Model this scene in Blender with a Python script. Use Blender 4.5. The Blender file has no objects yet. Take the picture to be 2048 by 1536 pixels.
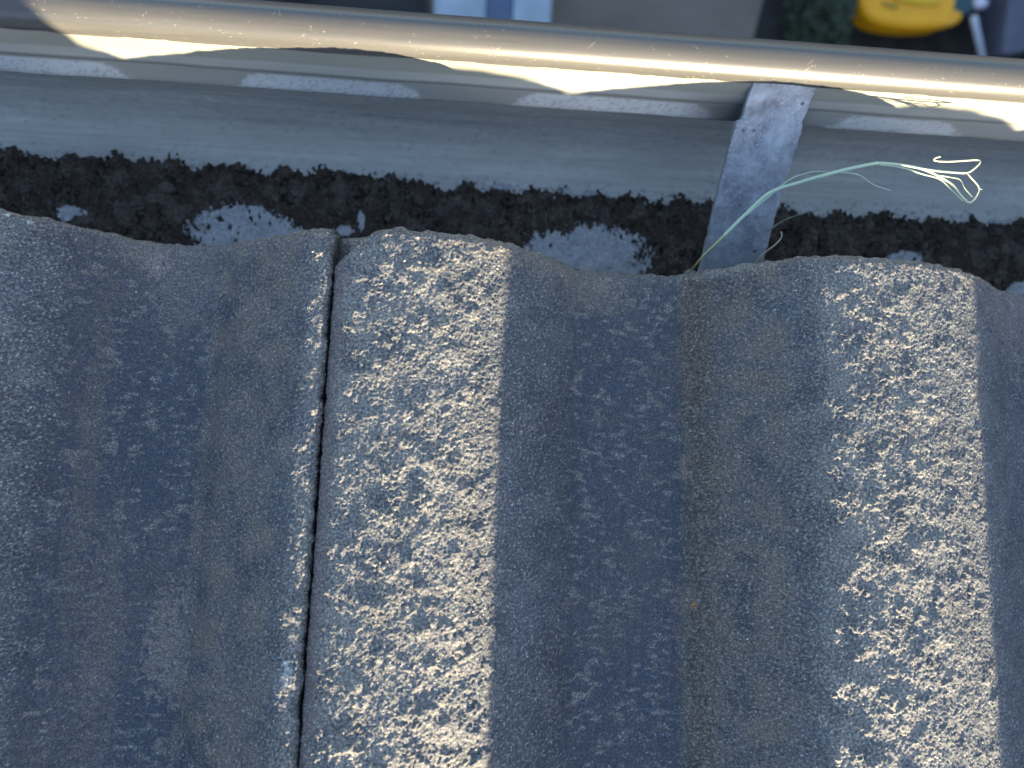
import bpy, math, random
import numpy as np
from mathutils import Matrix, Vector

sc = bpy.context.scene
COL = sc.collection
MM = 0.001
HZ = 2.8                      # height of the eave edge above the yard
PITCH = math.radians(20)
CP, SP = math.cos(PITCH), math.sin(PITCH)

# ------------------------------------------------------------------ camera
cd = bpy.data.cameras.new('camera')
cam = bpy.data.objects.new('camera', cd); COL.objects.link(cam)
R3 = Matrix(((0.99685992, -0.04436246, -0.06559173),
             (0.05639325, 0.97922657, 0.19476944),
             (0.05558871, -0.19785678, 0.97865346)))
cam.matrix_world = Matrix.Translation((0, 0.0104955, HZ + 0.2451976)) @ R3.to_4x4()
cd.lens = 26.37; cd.sensor_width = 36
cd.clip_start = 0.01; cd.clip_end = 500
cd.dof.use_dof = True
cd.dof.focus_distance = 0.218
cd.dof.aperture_fstop = 11.0
sc.camera = cam

# ------------------------------------------------------------------ sun and sky
K = 2.9                       # how far the light runs towards the eave for each step to the left
sr = Vector((1.0, -K, 0.235)).normalized()          # to the sun, in roof axes
sun_dir = Vector((sr.x, sr.y * CP + sr.z * SP, -sr.y * SP + sr.z * CP))
elev = math.asin(sun_dir.z)
rot = math.atan2(sun_dir.x, sun_dir.y)
w = bpy.data.worlds.new('World'); sc.world = w; w.use_nodes = True
nt = w.node_tree; nt.nodes.clear()
sky = nt.nodes.new('ShaderNodeTexSky'); sky.sky_type = 'NISHITA'; sky.sun_disc = False
sky.sun_elevation = elev; sky.sun_rotation = rot
sky.air_density = 1.0; sky.dust_density = 1.0; sky.ozone_density = 1.0
bg = nt.nodes.new('ShaderNodeBackground'); bg.inputs[1].default_value = 0.09
wo = nt.nodes.new('ShaderNodeOutputWorld')
nt.links.new(sky.outputs[0], bg.inputs[0]); nt.links.new(bg.outputs[0], wo.inputs[0])
sl = bpy.data.lights.new('sun', 'SUN'); sl.energy = 5.0; sl.angle = math.radians(0.5)
sl.color = (1.0, 0.82, 0.54)
sun = bpy.data.objects.new('sun', sl); COL.objects.link(sun)
sun.rotation_euler = sun_dir.to_track_quat('Z', 'Y').to_euler()
sun.location = (0, 0, HZ + 3)
sc.view_settings.view_transform = 'Standard'; sc.view_settings.look = 'None'
sc.view_settings.gamma = 1.0
sc.view_settings.exposure = 2.55
sc.render.engine = 'CYCLES'
sc.cycles.max_bounces = 6
sc.cycles.sample_clamp_indirect = 6

# ------------------------------------------------------------------ noise in numpy
def fnoise(nx, ny, step, lo, hi, seed, sx=1.0, sy=1.0):
    """band-passed tileable noise, unit variance; lo..hi = wavelengths in mm"""
    r = np.random.default_rng(seed)
    a = np.fft.rfft2(r.standard_normal((ny, nx)))
    fx = np.fft.rfftfreq(nx, step)[None, :] * sx
    fy = np.fft.fftfreq(ny, step)[:, None] * sy
    f = np.sqrt(fx * fx + fy * fy) + 1e-9
    m = np.exp(-(f * lo) ** 2) * (1 - np.exp(-(f * hi) ** 2))
    n = np.fft.irfft2(a * m, s=(ny, nx))
    return n / n.std()

def cells(nx, ny, step, size, seed):
    """worley distance to nearest jittered point in units of size (tileable when sizes divide)"""
    r = np.random.default_rng(seed)
    gx, gy = max(1, int(round(nx * step / size))), max(1, int(round(ny * step / size)))
    jx, jy = r.random((gy, gx)), r.random((gy, gx)); hv = r.random((gy, gx))
    X = (np.arange(nx) / nx * gx)[None, :]; Y = (np.arange(ny) / ny * gy)[:, None]
    ix, iy = np.floor(X).astype(int), np.floor(Y).astype(int)
    best = np.full((ny, nx), 9.0); val = np.zeros((ny, nx)); second = np.full((ny, nx), 9.0)
    for dy in (-1, 0, 1):
        for dx in (-1, 0, 1):
            cx = (ix + dx) % gx; cy = (iy + dy) % gy
            px = (ix + dx) + jx[cy, cx]; py = (iy + dy) + jy[cy, cx]
            d = np.sqrt((px - X) ** 2 + (py - Y) ** 2)
            h = hv[cy, cx]
            b = d < best
            second = np.where(b, best, np.minimum(second, d))
            val = np.where(b, h, val); best = np.where(b, d, best)
    return best, second, val

class Tex:
    def __init__(s, a, step): s.a = a; s.st = step
    def __call__(s, x, y):
        ny, nx = s.a.shape
        u = np.asarray(x) / s.st; v = np.asarray(y) / s.st
        i = np.floor(u).astype(int); j = np.floor(v).astype(int)
        fu, fv = u - i, v - j
        i0, i1, j0, j1 = i % nx, (i + 1) % nx, j % ny, (j + 1) % ny
        a = s.a
        return (a[j0, i0] * (1 - fu) + a[j0, i1] * fu) * (1 - fv) + (a[j1, i0] * (1 - fu) + a[j1, i1] * fu) * fv

def ss(a, b, x):
    t = np.clip((x - a) / (b - a), 0, 1)
    return t * t * (3 - 2 * t)

ST = 0.25
NX, NY = 1440, 800           # 360 x 200 mm of texture
d1, d1b, h1 = cells(NX, NY, ST, 1.9, 11)
d2, d2b, h2 = cells(NX, NY, ST, 1.0, 12)
d3, d3b, h3 = cells(NX, NY, ST, 3.6, 13)
warp = fnoise(NX, NY, ST, 1.6, 5, 14)
lump = np.clip(1 - (d3 * 1.7) ** 2, 0, 1) ** 0.8 * ss(0.50, 1.0, h3)
grain = np.clip(1 - (d1 * 1.35) ** 2, 0, 1) * (0.25 + 0.75 * h1)
fine = np.clip(1 - (d2 * 1.4) ** 2, 0, 1) * h2
N = {k: Tex(v, ST) for k, v in dict(
    lump=lump, grain=grain, fine=fine, warp=warp,
    big=fnoise(NX, NY, ST, 9, 40, 15), mid=fnoise(NX, NY, ST, 2.2, 9, 16, 0.8, 1.25),
    sm=fnoise(NX, NY, ST, 0.7, 2.4, 17), tiny=fnoise(NX, NY, ST, 0.3, 1.0, 18),
    huge=fnoise(NX, NY, ST, 22, 120, 19), mid2=fnoise(NX, NY, ST, 2.6, 10, 20, 1.5, 0.7),
    worm=fnoise(NX, NY, ST, 1.1, 3.2, 21)).items()}

# ------------------------------------------------------------------ helpers
def link(o, parent=None):
    COL.objects.link(o)
    if parent: o.parent = parent
    return o

def tag(o, label=None, cat=None, group=None, kind=None):
    if label: o['label'] = label
    if cat: o['category'] = cat
    if group: o['group'] = group
    if kind: o['kind'] = kind
    return o

def empty(name, loc=(0, 0, 0)):
    o = bpy.data.objects.new(name, None); o.location = loc; o.empty_display_size = 0.01
    return link(o)

def mesh_obj(name, verts, faces, mat, parent=None, smooth=True, color=None):
    me = bpy.data.meshes.new(name)
    verts = np.asarray(verts, dtype=np.float32)
    if isinstance(faces, np.ndarray):
        nf = len(faces); k = faces.shape[1]
        me.vertices.add(len(verts)); me.vertices.foreach_set('co', verts.ravel())
        me.loops.add(nf * k); me.loops.foreach_set('vertex_index', faces.ravel().astype(np.int32))
        me.polygons.add(nf)
        me.polygons.foreach_set('loop_start', np.arange(0, nf * k, k, dtype=np.int32))
        me.polygons.foreach_set('loop_total', np.full(nf, k, dtype=np.int32))
    else:
        me.from_pydata([tuple(map(float, v)) for v in verts], [], faces)
    me.update(calc_edges=True)
    me.polygons.foreach_set('use_smooth', [smooth] * len(me.polygons))
    if color is not None:
        ca = me.color_attributes.new('tint', 'FLOAT_COLOR', 'POINT')
        c = np.ones((len(verts), 4), dtype=np.float32); c[:, :3] = color
        ca.data.foreach_set('color', c.ravel())
    me.update()
    o = bpy.data.objects.new(name, me); me.materials.append(mat)
    return link(o, parent)

def grid_faces(nr, nc, mask=None):
    i = np.arange(nr * nc).reshape(nr, nc)
    f = np.stack([i[:-1, :-1], i[:-1, 1:], i[1:, 1:], i[1:, :-1]], -1)
    if mask is not None: return f[mask]
    return f.reshape(-1, 4)

def merge(*parts):
    V, F, n = [], [], 0
    for v, f in parts:
        V += [tuple(x) for x in v]; F += [[i + n for i in q] for q in f]; n += len(v)
    return V, F

def box(x0, x1, y0, y1, z0, z1, b=0.0):
    if b <= 0:
        v = [(x, y, z) for z in (z0, z1) for y in (y0, y1) for x in (x0, x1)]
        return v, [[0, 2, 3, 1], [4, 5, 7, 6], [0, 1, 5, 4], [2, 6, 7, 3], [0, 4, 6, 2], [1, 3, 7, 5]]
    return rounded_slab([(x0, y0), (x1, y0), (x1, y1), (x0, y1)], z0, z1, b, 4)

def rounded_slab(corners, z0, z1, r, seg=6, lip=None):
    """a slab with a rounded outline and softened top edge"""
    pts = []
    n = len(corners)
    for i, c in enumerate(corners):
        p, q = Vector(corners[i - 1]), Vector(corners[(i + 1) % n]); c = Vector(c)
        a, b = (p - c).normalized(), (q - c).normalized()
        half = math.acos(max(-1, min(1, a.dot(b)))) / 2
        t = r / math.tan(half)
        cen = c + (a + b).normalized() * (r / math.sin(half))
        s, e = c + a * t - cen, c + b * t - cen
        a0 = math.atan2(s.y, s.x); a1 = math.atan2(e.y, e.x)
        d = (a1 - a0 + math.pi) % (2 * math.pi) - math.pi
        for k in range(seg + 1):
            g = a0 + d * k / seg
            pts.append((cen.x + r * math.cos(g), cen.y + r * math.sin(g)))
    m = len(pts); cx = sum(p[0] for p in pts) / m; cy = sum(p[1] for p in pts) / m
    e = lip if lip is not None else min(r * 0.3, (z1 - z0) * 0.4)
    rings = [(0, z0), (0, z1 - e), (e * 0.3, z1 - e * 0.3), (e, z1)]
    V, F = [], []
    ext = max(abs(pts[0][0] - cx), abs(pts[0][1] - cy)) or 1
    for ins, z in rings:
        for x, y in pts:
            l = math.hypot(x - cx, y - cy)
            V.append((x - (x - cx) / l * ins, y - (y - cy) / l * ins, z))
    for k in range(len(rings) - 1):
        for i in range(m):
            j = (i + 1) % m
            F.append([k * m + i, k * m + j, (k + 1) * m + j, (k + 1) * m + i])
    F.append([(len(rings) - 1) * m + i for i in range(m)]); F.append([i for i in range(m)][::-1])
    return V, F

def tube(pts, rad, seg=8):
    pts = [Vector(p) for p in pts]; n = len(pts)
    if not hasattr(rad, '__len__'): rad = [rad] * n
    V, F = [], []
    up = Vector((0, 0, 1))
    for i, p in enumerate(pts):
        t = (pts[min(i + 1, n - 1)] - pts[max(i - 1, 0)]).normalized()
        a = t.cross(up)
        if a.length < 1e-3: a = t.cross(Vector((1, 0, 0)))
        a.normalize(); b = t.cross(a)
        for k in range(seg):
            g = 2 * math.pi * k / seg
            V.append(p + (a * math.cos(g) + b * math.sin(g)) * rad[i])
    for i in range(n - 1):
        for k in range(seg):
            l = (k + 1) % seg
            F.append([i * seg + k, i * seg + l, (i + 1) * seg + l, (i + 1) * seg + k])
    F.append(list(range(seg))[::-1]); F.append([(n - 1) * seg + k for k in range(seg)])
    return V, F

def spline(pts, n=6):
    P = [Vector(p) for p in pts]; out = []
    for i in range(len(P) - 1):
        p0, p1, p2, p3 = P[max(i - 1, 0)], P[i], P[i + 1], P[min(i + 2, len(P) - 1)]
        for k in range(n):
            t = k / n
            out.append(0.5 * ((2 * p1) + (p2 - p0) * t + (2 * p0 - 5 * p1 + 4 * p2 - p3) * t * t + (3 * p1 - p0 - 3 * p2 + p3) * t ** 3))
    out.append(P[-1]); return out

# ------------------------------------------------------------------ materials
class Mat:
    def __init__(s, name, base=(0.5,) * 3, rough=0.6, metal=0.0, spec=0.5):
        s.m = bpy.data.materials.new(name); s.m.use_nodes = True
        s.t = s.m.node_tree; s.b = s.t.nodes['Principled BSDF']
        s.b.inputs['Base Color'].default_value = (*base, 1)
        s.b.inputs['Roughness'].default_value = rough
        s.b.inputs['Metallic'].default_value = metal
        s.b.inputs['Specular IOR Level'].default_value = spec
    def n(s, kind, **kw):
        x = s.t.nodes.new(kind)
        for k, v in kw.items():
            if k in x.inputs: x.inputs[k].default_value = v
            else: setattr(x, k, v)
        return x
    def l(s, a, b): s.t.links.new(a, b)
    def coord(s, scale=(1, 1, 1)):
        c = s.n('ShaderNodeTexCoord'); m = s.n('ShaderNodeMapping'); m.inputs['Scale'].default_value = scale
        s.l(c.outputs['Object'], m.inputs[0]); return m.outputs[0]
    def noise(s, scale, detail=4, rough=0.55, vec=None, dist=0.0):
        x = s.n('ShaderNodeTexNoise', Scale=scale, Detail=detail, Roughness=rough, Distortion=dist)
        s.l(vec if vec is not None else s.coord(), x.inputs['Vector']); return x.outputs['Fac']
    def ramp(s, fac, stops):
        x = s.n('ShaderNodeValToRGB'); e = x.color_ramp.elements
        while len(e) < len(stops): e.new(0.5)
        for k, (p, c) in zip(e, stops):
            k.position = p; k.color = (*c, 1) if len(c) == 3 else c
        s.l(fac, x.inputs[0]); return x.outputs[0]
    def mix(s, fac, a, b, mode='MIX'):
        x = s.n('ShaderNodeMix', data_type='RGBA', blend_type=mode)
        for v, i in ((fac, 0), (a, 6), (b, 7)):
            if hasattr(v, 'is_output') or hasattr(v, 'links'): s.l(v, x.inputs[i])
            elif isinstance(v, (int, float)): x.inputs[i].default_value = v
            else: x.inputs[i].default_value = (*v, 1)
        return x.outputs[2]
    def bump(s, h, dist, strength=1.0, prev=None):
        x = s.n('ShaderNodeBump', Distance=dist, Strength=strength)
        s.l(h, x.inputs['Height'])
        if prev is not None: s.l(prev, x.inputs['Normal'])
        s.l(x.outputs[0], s.b.inputs['Normal']); return x.outputs[0]
    def attr(s, name):
        x = s.n('ShaderNodeAttribute', attribute_name=name); return x
    def base(s, o): s.l(o, s.b.inputs['Base Color'])
    def rough(s, fac, lo, hi):
        x = s.n('ShaderNodeMapRange'); x.inputs['To Min'].default_value = lo; x.inputs['To Max'].default_value = hi
        s.l(fac, x.inputs[0]); s.l(x.outputs[0], s.b.inputs['Roughness'])

# painted concrete of the tiles: tint is the paint and dirt colour computed with the relief
m = Mat('painted_concrete', rough=0.5, spec=0.5)
a = m.attr('tint')
f1 = m.noise(1700, 4, 0.65)
c1 = m.mix(1.0, a.outputs['Color'], m.ramp(f1, [(0.30, (0.30,) * 3), (0.5, (0.88,) * 3), (0.70, (2.1, 2.05, 1.95))]), 'MULTIPLY')
m.base(c1)
f2 = m.noise(1150, 5, 0.72)
bn = m.bump(f2, 0.00085, 1.0)
m.rough(m.noise(900, 3), 0.26, 0.58)
M_TILE = m.m

m = Mat('zinc_wall', rough=0.55, metal=0.0, spec=0.5)
a = m.attr('tint')
st = m.noise(60, 5, 0.6, m.coord((0.12, 1, 1)))
c1 = m.mix(1.0, a.outputs['Color'], m.ramp(st, [(0.3, (0.84,) * 3), (0.7, (1.12,) * 3)]), 'MULTIPLY')
sp = m.noise(260, 4, 0.7, m.coord((0.6, 1, 1)))
c1 = m.mix(m.ramp(sp, [(0.62, (0,) * 3), (0.76, (0.18,) * 3)]), c1, (0.16, 0.165, 0.17))
m.base(c1)
m.bump(m.noise(700, 4, 0.7), 0.00012, 0.6)
m.rough(sp, 0.35, 0.7)
M_ZINC = m.m

m = Mat('bead_metal', rough=0.30, metal=0.15, spec=0.42)
st = m.noise(500, 4, 0.6, m.coord((0.04, 1, 1)))
c1 = m.ramp(st, [(0.3, (0.062, 0.062, 0.060)), (0.7, (0.080, 0.079, 0.076))])
dots = m.n('ShaderNodeTexVoronoi', Scale=620.0, feature='F1'); m.l(m.coord((1, 1, 1)), dots.inputs['Vector'])
spk = m.ramp(dots.outputs['Distance'], [(0.07, (1,) * 3), (0.14, (0,) * 3)])
sel = m.ramp(m.noise(200, 3, 0.7), [(0.52, (0,) * 3), (0.64, (1,) * 3)])
allm = m.mix(1.0, spk, sel, 'MULTIPLY')
for (rz, sx_, sy_, seed_) in ((0.5, 30, 620, 1.0), (-0.7, 40, 700, 5.0), (1.35, 34, 640, 9.0)):   # families of short hairline scratches
    tc = m.n('ShaderNodeTexCoord'); mp = m.n('ShaderNodeMapping'); mp.inputs['Rotation'].default_value = (0.3, 0.4, rz)
    mp.inputs['Location'].default_value = (seed_, seed_ * 2, 0); mp.inputs['Scale'].default_value = (1, 1, 1)
    m.l(tc.outputs['Object'], mp.inputs[0])
    m2n = m.n('ShaderNodeMapping'); m2n.inputs['Scale'].default_value = (sx_, sy_, sy_); m.l(mp.outputs[0], m2n.inputs[0])
    vv = m.n('ShaderNodeTexVoronoi', Scale=1.0, feature='F1'); m.l(m2n.outputs[0], vv.inputs['Vector'])
    ln_ = m.ramp(vv.outputs['Distance'], [(0.09, (0.8,) * 3), (0.17, (0,) * 3)])
    msk = m.ramp(m.noise(90 + 7 * seed_, 2), [(0.50, (0,) * 3), (0.60, (1,) * 3)])
    allm = m.mix(1.0, allm, m.mix(1.0, ln_, msk, 'MULTIPLY'), 'ADD')
c1 = m.mix(allm, c1, (0.15, 0.14, 0.12))
m.base(c1)
x = m.n('ShaderNodeMapRange'); x.inputs['To Min'].default_value = 0.31; x.inputs['To Max'].default_value = 0.75
m.l(allm, x.inputs[0]); m.l(x.outputs[0], m.b.inputs['Roughness'])
m.bump(m.noise(3500, 3, 0.7), 0.00005, 0.6)
M_BEAD = m.m

m = Mat('weathered_strap', rough=0.5, metal=0.25)
n1 = m.noise(120, 5, 0.65, m.coord((1, 0.45, 1)))
c1 = m.ramp(n1, [(0.3, (0.17, 0.18, 0.205)), (0.5, (0.29, 0.31, 0.33)), (0.68, (0.41, 0.44, 0.46))])
n2 = m.noise(900, 4, 0.8)
c1 = m.mix(m.ramp(n2, [(0.52, (0,) * 3), (0.66, (0.75,) * 3)]), c1, (0.46, 0.48, 0.52))
n3 = m.noise(75, 3, 0.6, m.coord((1, 0.6, 1)))
c1 = m.mix(m.ramp(n3, [(0.60, (0,) * 3), (0.70, (0.75,) * 3)]), c1, (0.10, 0.085, 0.09))
vo = m.n('ShaderNodeTexVoronoi', Scale=230.0); m.l(m.coord(), vo.inputs['Vector'])
pit = m.ramp(vo.outputs['Distance'], [(0.10, (1,) * 3), (0.2, (0,) * 3)])
pit = m.mix(1.0, pit, m.ramp(m.noise(110, 2), [(0.5, (0,) * 3), (0.58, (1,) * 3)]), 'MULTIPLY')
c1 = m.mix(pit, c1, (0.07, 0.075, 0.09))
m.base(c1); m.bump(n2, 0.00025, 0.8); m.rough(n1, 0.35, 0.6)
M_STRAP = m.m

m = Mat('gutter_soil', rough=0.9, spec=0.2)
a = m.attr('tint')
c1 = m.mix(1.0, a.outputs['Color'], m.ramp(m.noise(900, 5, 0.7), [(0.3, (0.5,) * 3), (0.7, (1.6,) * 3)]), 'MULTIPLY')
m.base(c1); m.bump(m.noise(1200, 5, 0.7), 0.0006, 0.9)
M_SOIL = m.m

m = Mat('pale_crust', rough=0.9, spec=0.2)
m.base(m.ramp(m.noise(700, 5, 0.75), [(0.28, (0.30, 0.30, 0.29)), (0.45, (0.56, 0.58, 0.59)), (0.7, (0.78, 0.80, 0.81))]))
m.bump(m.noise(1500, 5, 0.7), 0.0005, 0.9)
M_CRUST = m.m

m = Mat('grit', rough=0.8)
m.base(m.ramp(m.noise(600, 3), [(0.3, (0.05, 0.045, 0.04)), (0.7, (0.16, 0.14, 0.12))]))
M_GRIT = m.m

m = Mat('green_straw', rough=0.55, spec=0.4)
a = m.attr('tint'); m.base(a.outputs['Color'])
m.b.inputs['Subsurface Weight'].default_value = 0.0
M_STRAW = m.m

def simple(name, c, rough=0.6, scale=12, var=0.25, **k):
    m = Mat(name, rough=rough, **k)
    m.base(m.ramp(m.noise(scale, 4), [(0.3, tuple(v * (1 - var) for v in c)), (0.7, tuple(v * (1 + var) for v in c))]))
    return m.m

# ------------------------------------------------------------------ roof tiles
def roofw(x, y, z):           # roof axes (m) -> world
    return (x, y * CP + z * SP, HZ - y * SP + z * CP)

def prof(pts, x):
    """monotone-ish smooth interpolation of profile points (mm)"""
    px = np.array([p[0] for p in pts], float); pz = np.array([p[1] for p in pts], float)
    xf = np.linspace(px[0], px[-1], 3000)
    zf = np.interp(xf, px, pz)
    k = 2 * int(1.5 / (xf[1] - xf[0])) + 1
    g = np.hanning(k + 2)[1:-1]; g /= g.sum()
    zp = np.pad(zf, k // 2, mode='reflect', reflect_type='odd')
    zf = np.convolve(zp, g, mode='valid')
    return np.interp(x, xf, zf)

LEFT = [(-360, 20), (-352, 24), (-340, 27), (-325, 29), (-300, 26), (-280, 18), (-262, 5), (-252, 2), (-232, 2), (-224, 6), (-212, 15),
        (-200, 21), (-180, 26), (-160, 28.5), (-146, 29), (-136, 28), (-129.6, 26.6), (-122.4, 23.6), (-115.7, 18.7), (-109.2, 12.5), (-101.3, 7.3), (-91.9, 4.8), (-80.5, 3.6), (-74.0, 5.6),
        (-68, 11.0), (-60, 15.8), (-53, 20.4), (-48, 24.0), (-44.5, 26.2), (-41, 26.8), (-30, 27)]
MIDDLE = [(-60, 17), (-46, 22), (-38.5, 25.6), (-35, 27.7), (-31, 28.7), (-24, 29.3), (-16, 29.4), (-8, 29.0), (0, 27.6), (9.1, 24.6), (18.4, 18.6), (24.9, 13.2),
          (33.0, 4.5), (36.5, 1.6), (43, 0.3), (56.5, 0.0), (67.0, 0.4), (70.5, 2.4), (77, 8.5), (82, 12.7), (88, 17.2), (94, 21.8), (100, 25.4), (105, 27.4), (110, 28.3), (118, 28.7), (128, 28.0), (136.0, 27.0), (144, 24.8),
          (151.7, 21.8), (160, 17.6), (166.4, 13.0), (173, 7.4), (180, 2.6), (186.8, 1.0), (196, 0.2), (206, 0.4), (212, 3), (220, 9.5), (231, 16.5), (243, 21.5), (252, 24), (262, 25)]
RIGHT = [(240, 20), (256, 24.2), (266, 26.4), (276, 27.0), (288, 26), (300, 23), (310, 17), (322, 6), (328, 1.5), (345, 0.4), (356, 0.4), (364, 4), (380, 15), (400, 24), (420, 28), (436, 26),
         (450, 19), (466, 6), (472, 1), (500, 0.5), (520, 14), (552, 24), (560, 25)]

def spacing(a, b, dense, ds, dc):
    xs = [a]
    while xs[-1] < b - 1e-6:
        x = xs[-1]
        step = ds if dense[0] - 1e-6 <= x < dense[1] - 1e-6 else dc
        if x < dense[0] < x + step: step = dense[0] - x
        xs.append(min(b, x + step))
    return np.array(xs)

# worn or dirty spots: x, y, radius x, radius y (mm), colour, weight
SPOTS_L = [(-98, -4, 7, 5, (0.17, 0.15, 0.13), .6), (-94, -7, 3, 4, (0.26, 0.235, 0.21), .6), (-86, -12, 10, 14, (0.13, 0.12, 0.13), .6),
           (-81, -118, 6, 15, (0.16, 0.145, 0.135), .85), (-98, -120, 5, 30, (0.12, 0.11, 0.105), .6), (-128, -1, 0.8, 0.6, (0.36, 0.40, 0.38), 1), (-123, -2, 1.0, 0.6, (0.36, 0.40, 0.37), 1),
           (-42.3, -121, 1.3, 3.0, (0.42, 0.44, 0.44), .75), (-106, -70, 3, 60, (0.10, 0.095, 0.09), .55)]
SPOTS_M = [(-36.5, -60, 2.6, 150, (0.135, 0.115, 0.115), .85), (3, -2, 10, 5, (0.17, 0.15, 0.13), .5), (72.5, -20, 4, 30, (0.12, 0.10, 0.08), .8),
           (76, -80, 5, 90, (0.13, 0.12, 0.105), .35), (75, -120, 6, 40, (0.14, 0.125, 0.11), .5), (42, -8, 14, 6, (0.15, 0.135, 0.115), .6), (70.5, -62, 1.6, 3, (0.26, 0.21, 0.16), .45),
           (72.5, -104, 0.7, 1.1, (0.40, 0.18, 0.05), .7), (30, -3, 20, 3.5, (0.15, 0.135, 0.12), .7), (182, -10, 12, 14, (0.15, 0.13, 0.13), .6), (80, 0, 12, 3, (0.22, 0.22, 0.21), .5)]

def relief(x, y, hump, flat):
    """x, y in mm; hump 0..1 = how coarse the granules stand, flat = worn valley floor"""
    wx, wy = x + N['warp'](x, y) * 0.45, y + N['warp'](y + 31, x) * 0.45
    r = 0.62 * N['lump'](wx, wy) + 0.19 * N['grain'](wx + 7, wy) + 0.17 * N['fine'](wx, wy + 3) \
        + 0.07 * N['mid'](x, y) + 0.075 * N['sm'](x, y) + 0.022 * N['tiny'](x, y)
    r = r * (0.10 + 0.68 * hump)
    r += 0.09 * N['big'](x, y) + 0.02 * N['tiny'](x, y) * (0.4 + 0.6 * hump)
    return r

def tile(name, pts, x0, x1, y0, dense_x, dense_y, spots, label, left_step, seed, dx=1.2, dy=1.0):
    cx = 1.0
    X = spacing(x0, x1 - 2.2, dense_x, 0.28, dx)
    # the right rim rolls down, then drops
    roll = [math.radians(g) for g in range(12, 91, 13)]
    r = 1.6
    Xu = list(X); Zu = [0.0] * len(X); NXu = [0.0] * len(X)
    xe = X[-1]
    for g in roll: Xu.append(xe + r * math.sin(g)); Zu.append(-r * (1 - math.cos(g))); NXu.append(math.sin(g))
    for dz in np.arange(0.5, 10, 0.6): Xu.append(xe + r); Zu.append(-r - dz); NXu.append(1.0)
    Y = spacing(y0, -2.0, dense_y, 0.28, dy)
    Yv = list(Y); Zv = [0.0] * len(Y); NYv = [0.0] * len(Y)
    r2 = 2.6
    for g in [math.radians(t) for t in range(6, 91, 6)]: Yv.append(Y[-1] + r2 * math.sin(g)); Zv.append(-r2 * (1 - math.cos(g))); NYv.append(math.sin(g))
    ye = Yv[-1]
    for dz in np.arange(0.4, 11, 0.5): Yv.append(ye); Zv.append(-r2 - dz); NYv.append(1.0)
    Xu, Zu, NXu, Yv, Zv, NYv = map(np.array, (Xu, Zu, NXu, Yv, Zv, NYv))
    gx, gy = np.meshgrid(Xu, Yv)
    z0 = prof(pts, np.minimum(Xu, xe))
    slope = np.gradient(z0, Xu + np.arange(len(Xu)) * 1e-9)
    slope = np.where(NXu > 0, slope[len(X) - 1], slope)
    Z = z0[None, :] + Zu[None, :] + Zv[:, None]
    nxv = np.where(NXu[None, :] > 0, NXu[None, :], -slope[None, :])
    nyv = np.broadcast_to(NYv[:, None], Z.shape) * 1.0
    nzv = np.sqrt(np.clip(1 - NXu ** 2, 0, 1))[None, :] * np.sqrt(np.clip(1 - NYv ** 2, 0, 1))[:, None]
    nzv = np.clip(nzv, 0.0, 1)
    ln = np.sqrt(nxv ** 2 + nyv ** 2 + nzv ** 2) + 1e-9
    nxv, nyv, nzv = nxv / ln, nyv / ln, nzv / ln
    # parameters for textures run over the edges
    tx = gx + seed * 37.0 + (-Zu)[None, :]
    ty = gy + seed * 19.0 + (-Zv)[:, None]
    hh = np.broadcast_to(z0[None, :], Z.shape)
    nb = N['big'](tx, ty)
    hump = ss(1.0, 9.0, hh + 1.2 * nb) * (1 - 0.25 * ss(12, 4, hh))
    # the flat pans between the rolls are smoother, with a clear line at each foot
    pan = np.zeros_like(gx)
    jit = 0.35 * N['mid'](tx * 0.2 + 7, ty) + 0.25 * N['sm'](tx, ty)
    for (pa, pb) in ((-253, -229), (-113.5, -77.3), (34.0, 69.9), (184.0, 208.0), (327, 357)):
        pan = np.maximum(pan, ss(-1.2, 1.2, gx - pa - 2 * jit) * ss(-0.35, 0.35, pb - gx + jit))
    hump = np.maximum(hump, 0.85 * (1 - pan)) * (1 - 0.86 * pan)
    edge = np.clip(NYv[:, None] + 0 * gx, 0, 1)
    hump = hump * (1 - 0.65 * edge)
    rel = relief(tx, ty, hump, 1 - hump)
    jag = 0.35 * N['mid2'](tx, ty) + 0.25 * N['grain'](tx, ty + 9)
    rel = rel + edge * jag * 0.9
    if left_step is not None:
        # the rabbet along the left side, its front corner cut off
        lim = left_step(gy)
        n = 0.08 * N['mid'](tx * 0.3 + 50, ty) + 0.10 * N['sm'](tx, ty)
        s = ss(-0.45, 0.45, gx - lim - n)
        Z = Z - 7.0 * (1 - s)
        soft = ss(0.0, 4.5, gx - lim)
        Z = Z - 0.8 * (1 - soft) * s
        rel = rel * (0.35 + 0.65 * ss(0.5, 5.0, gx - lim))
    nrim = 0.08 * N['mid'](tx * 0.2, ty) + 0.10 * N['sm'](tx, ty) + 0.10 * N['big'](tx * 0.1, ty)
    PX = gx + nxv * rel + (NXu[None, :] > 0.5) * nrim
    PY = gy + nyv * rel
    PZ = Z + nzv * rel
    V = np.stack([PX, PY, PZ], -1).reshape(-1, 3) * MM
    # ---- colours
    fl = N['worm'](tx, ty); md = N['mid'](tx + 80, ty); hg = N['huge'](tx, ty); bg_ = N['big'](tx + 40, ty + 90); m2 = N['mid2'](tx, ty)
    paint = np.array([0.045, 0.057, 0.080]); dust = np.array([0.160, 0.154, 0.143]); pale = np.array([0.38, 0.38, 0.36]); brown = np.array([0.115, 0.098, 0.085])
    c = np.broadcast_to(paint, V.shape).reshape(*Z.shape, 3).copy()
    def blend(c, col, wgt): return c * (1 - wgt[..., None]) + np.asarray(col) * wgt[..., None]
    c *= (1 + 0.10 * np.clip(hg, -2, 2) + 0.06 * np.clip(bg_, -2, 2))[..., None]
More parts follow.
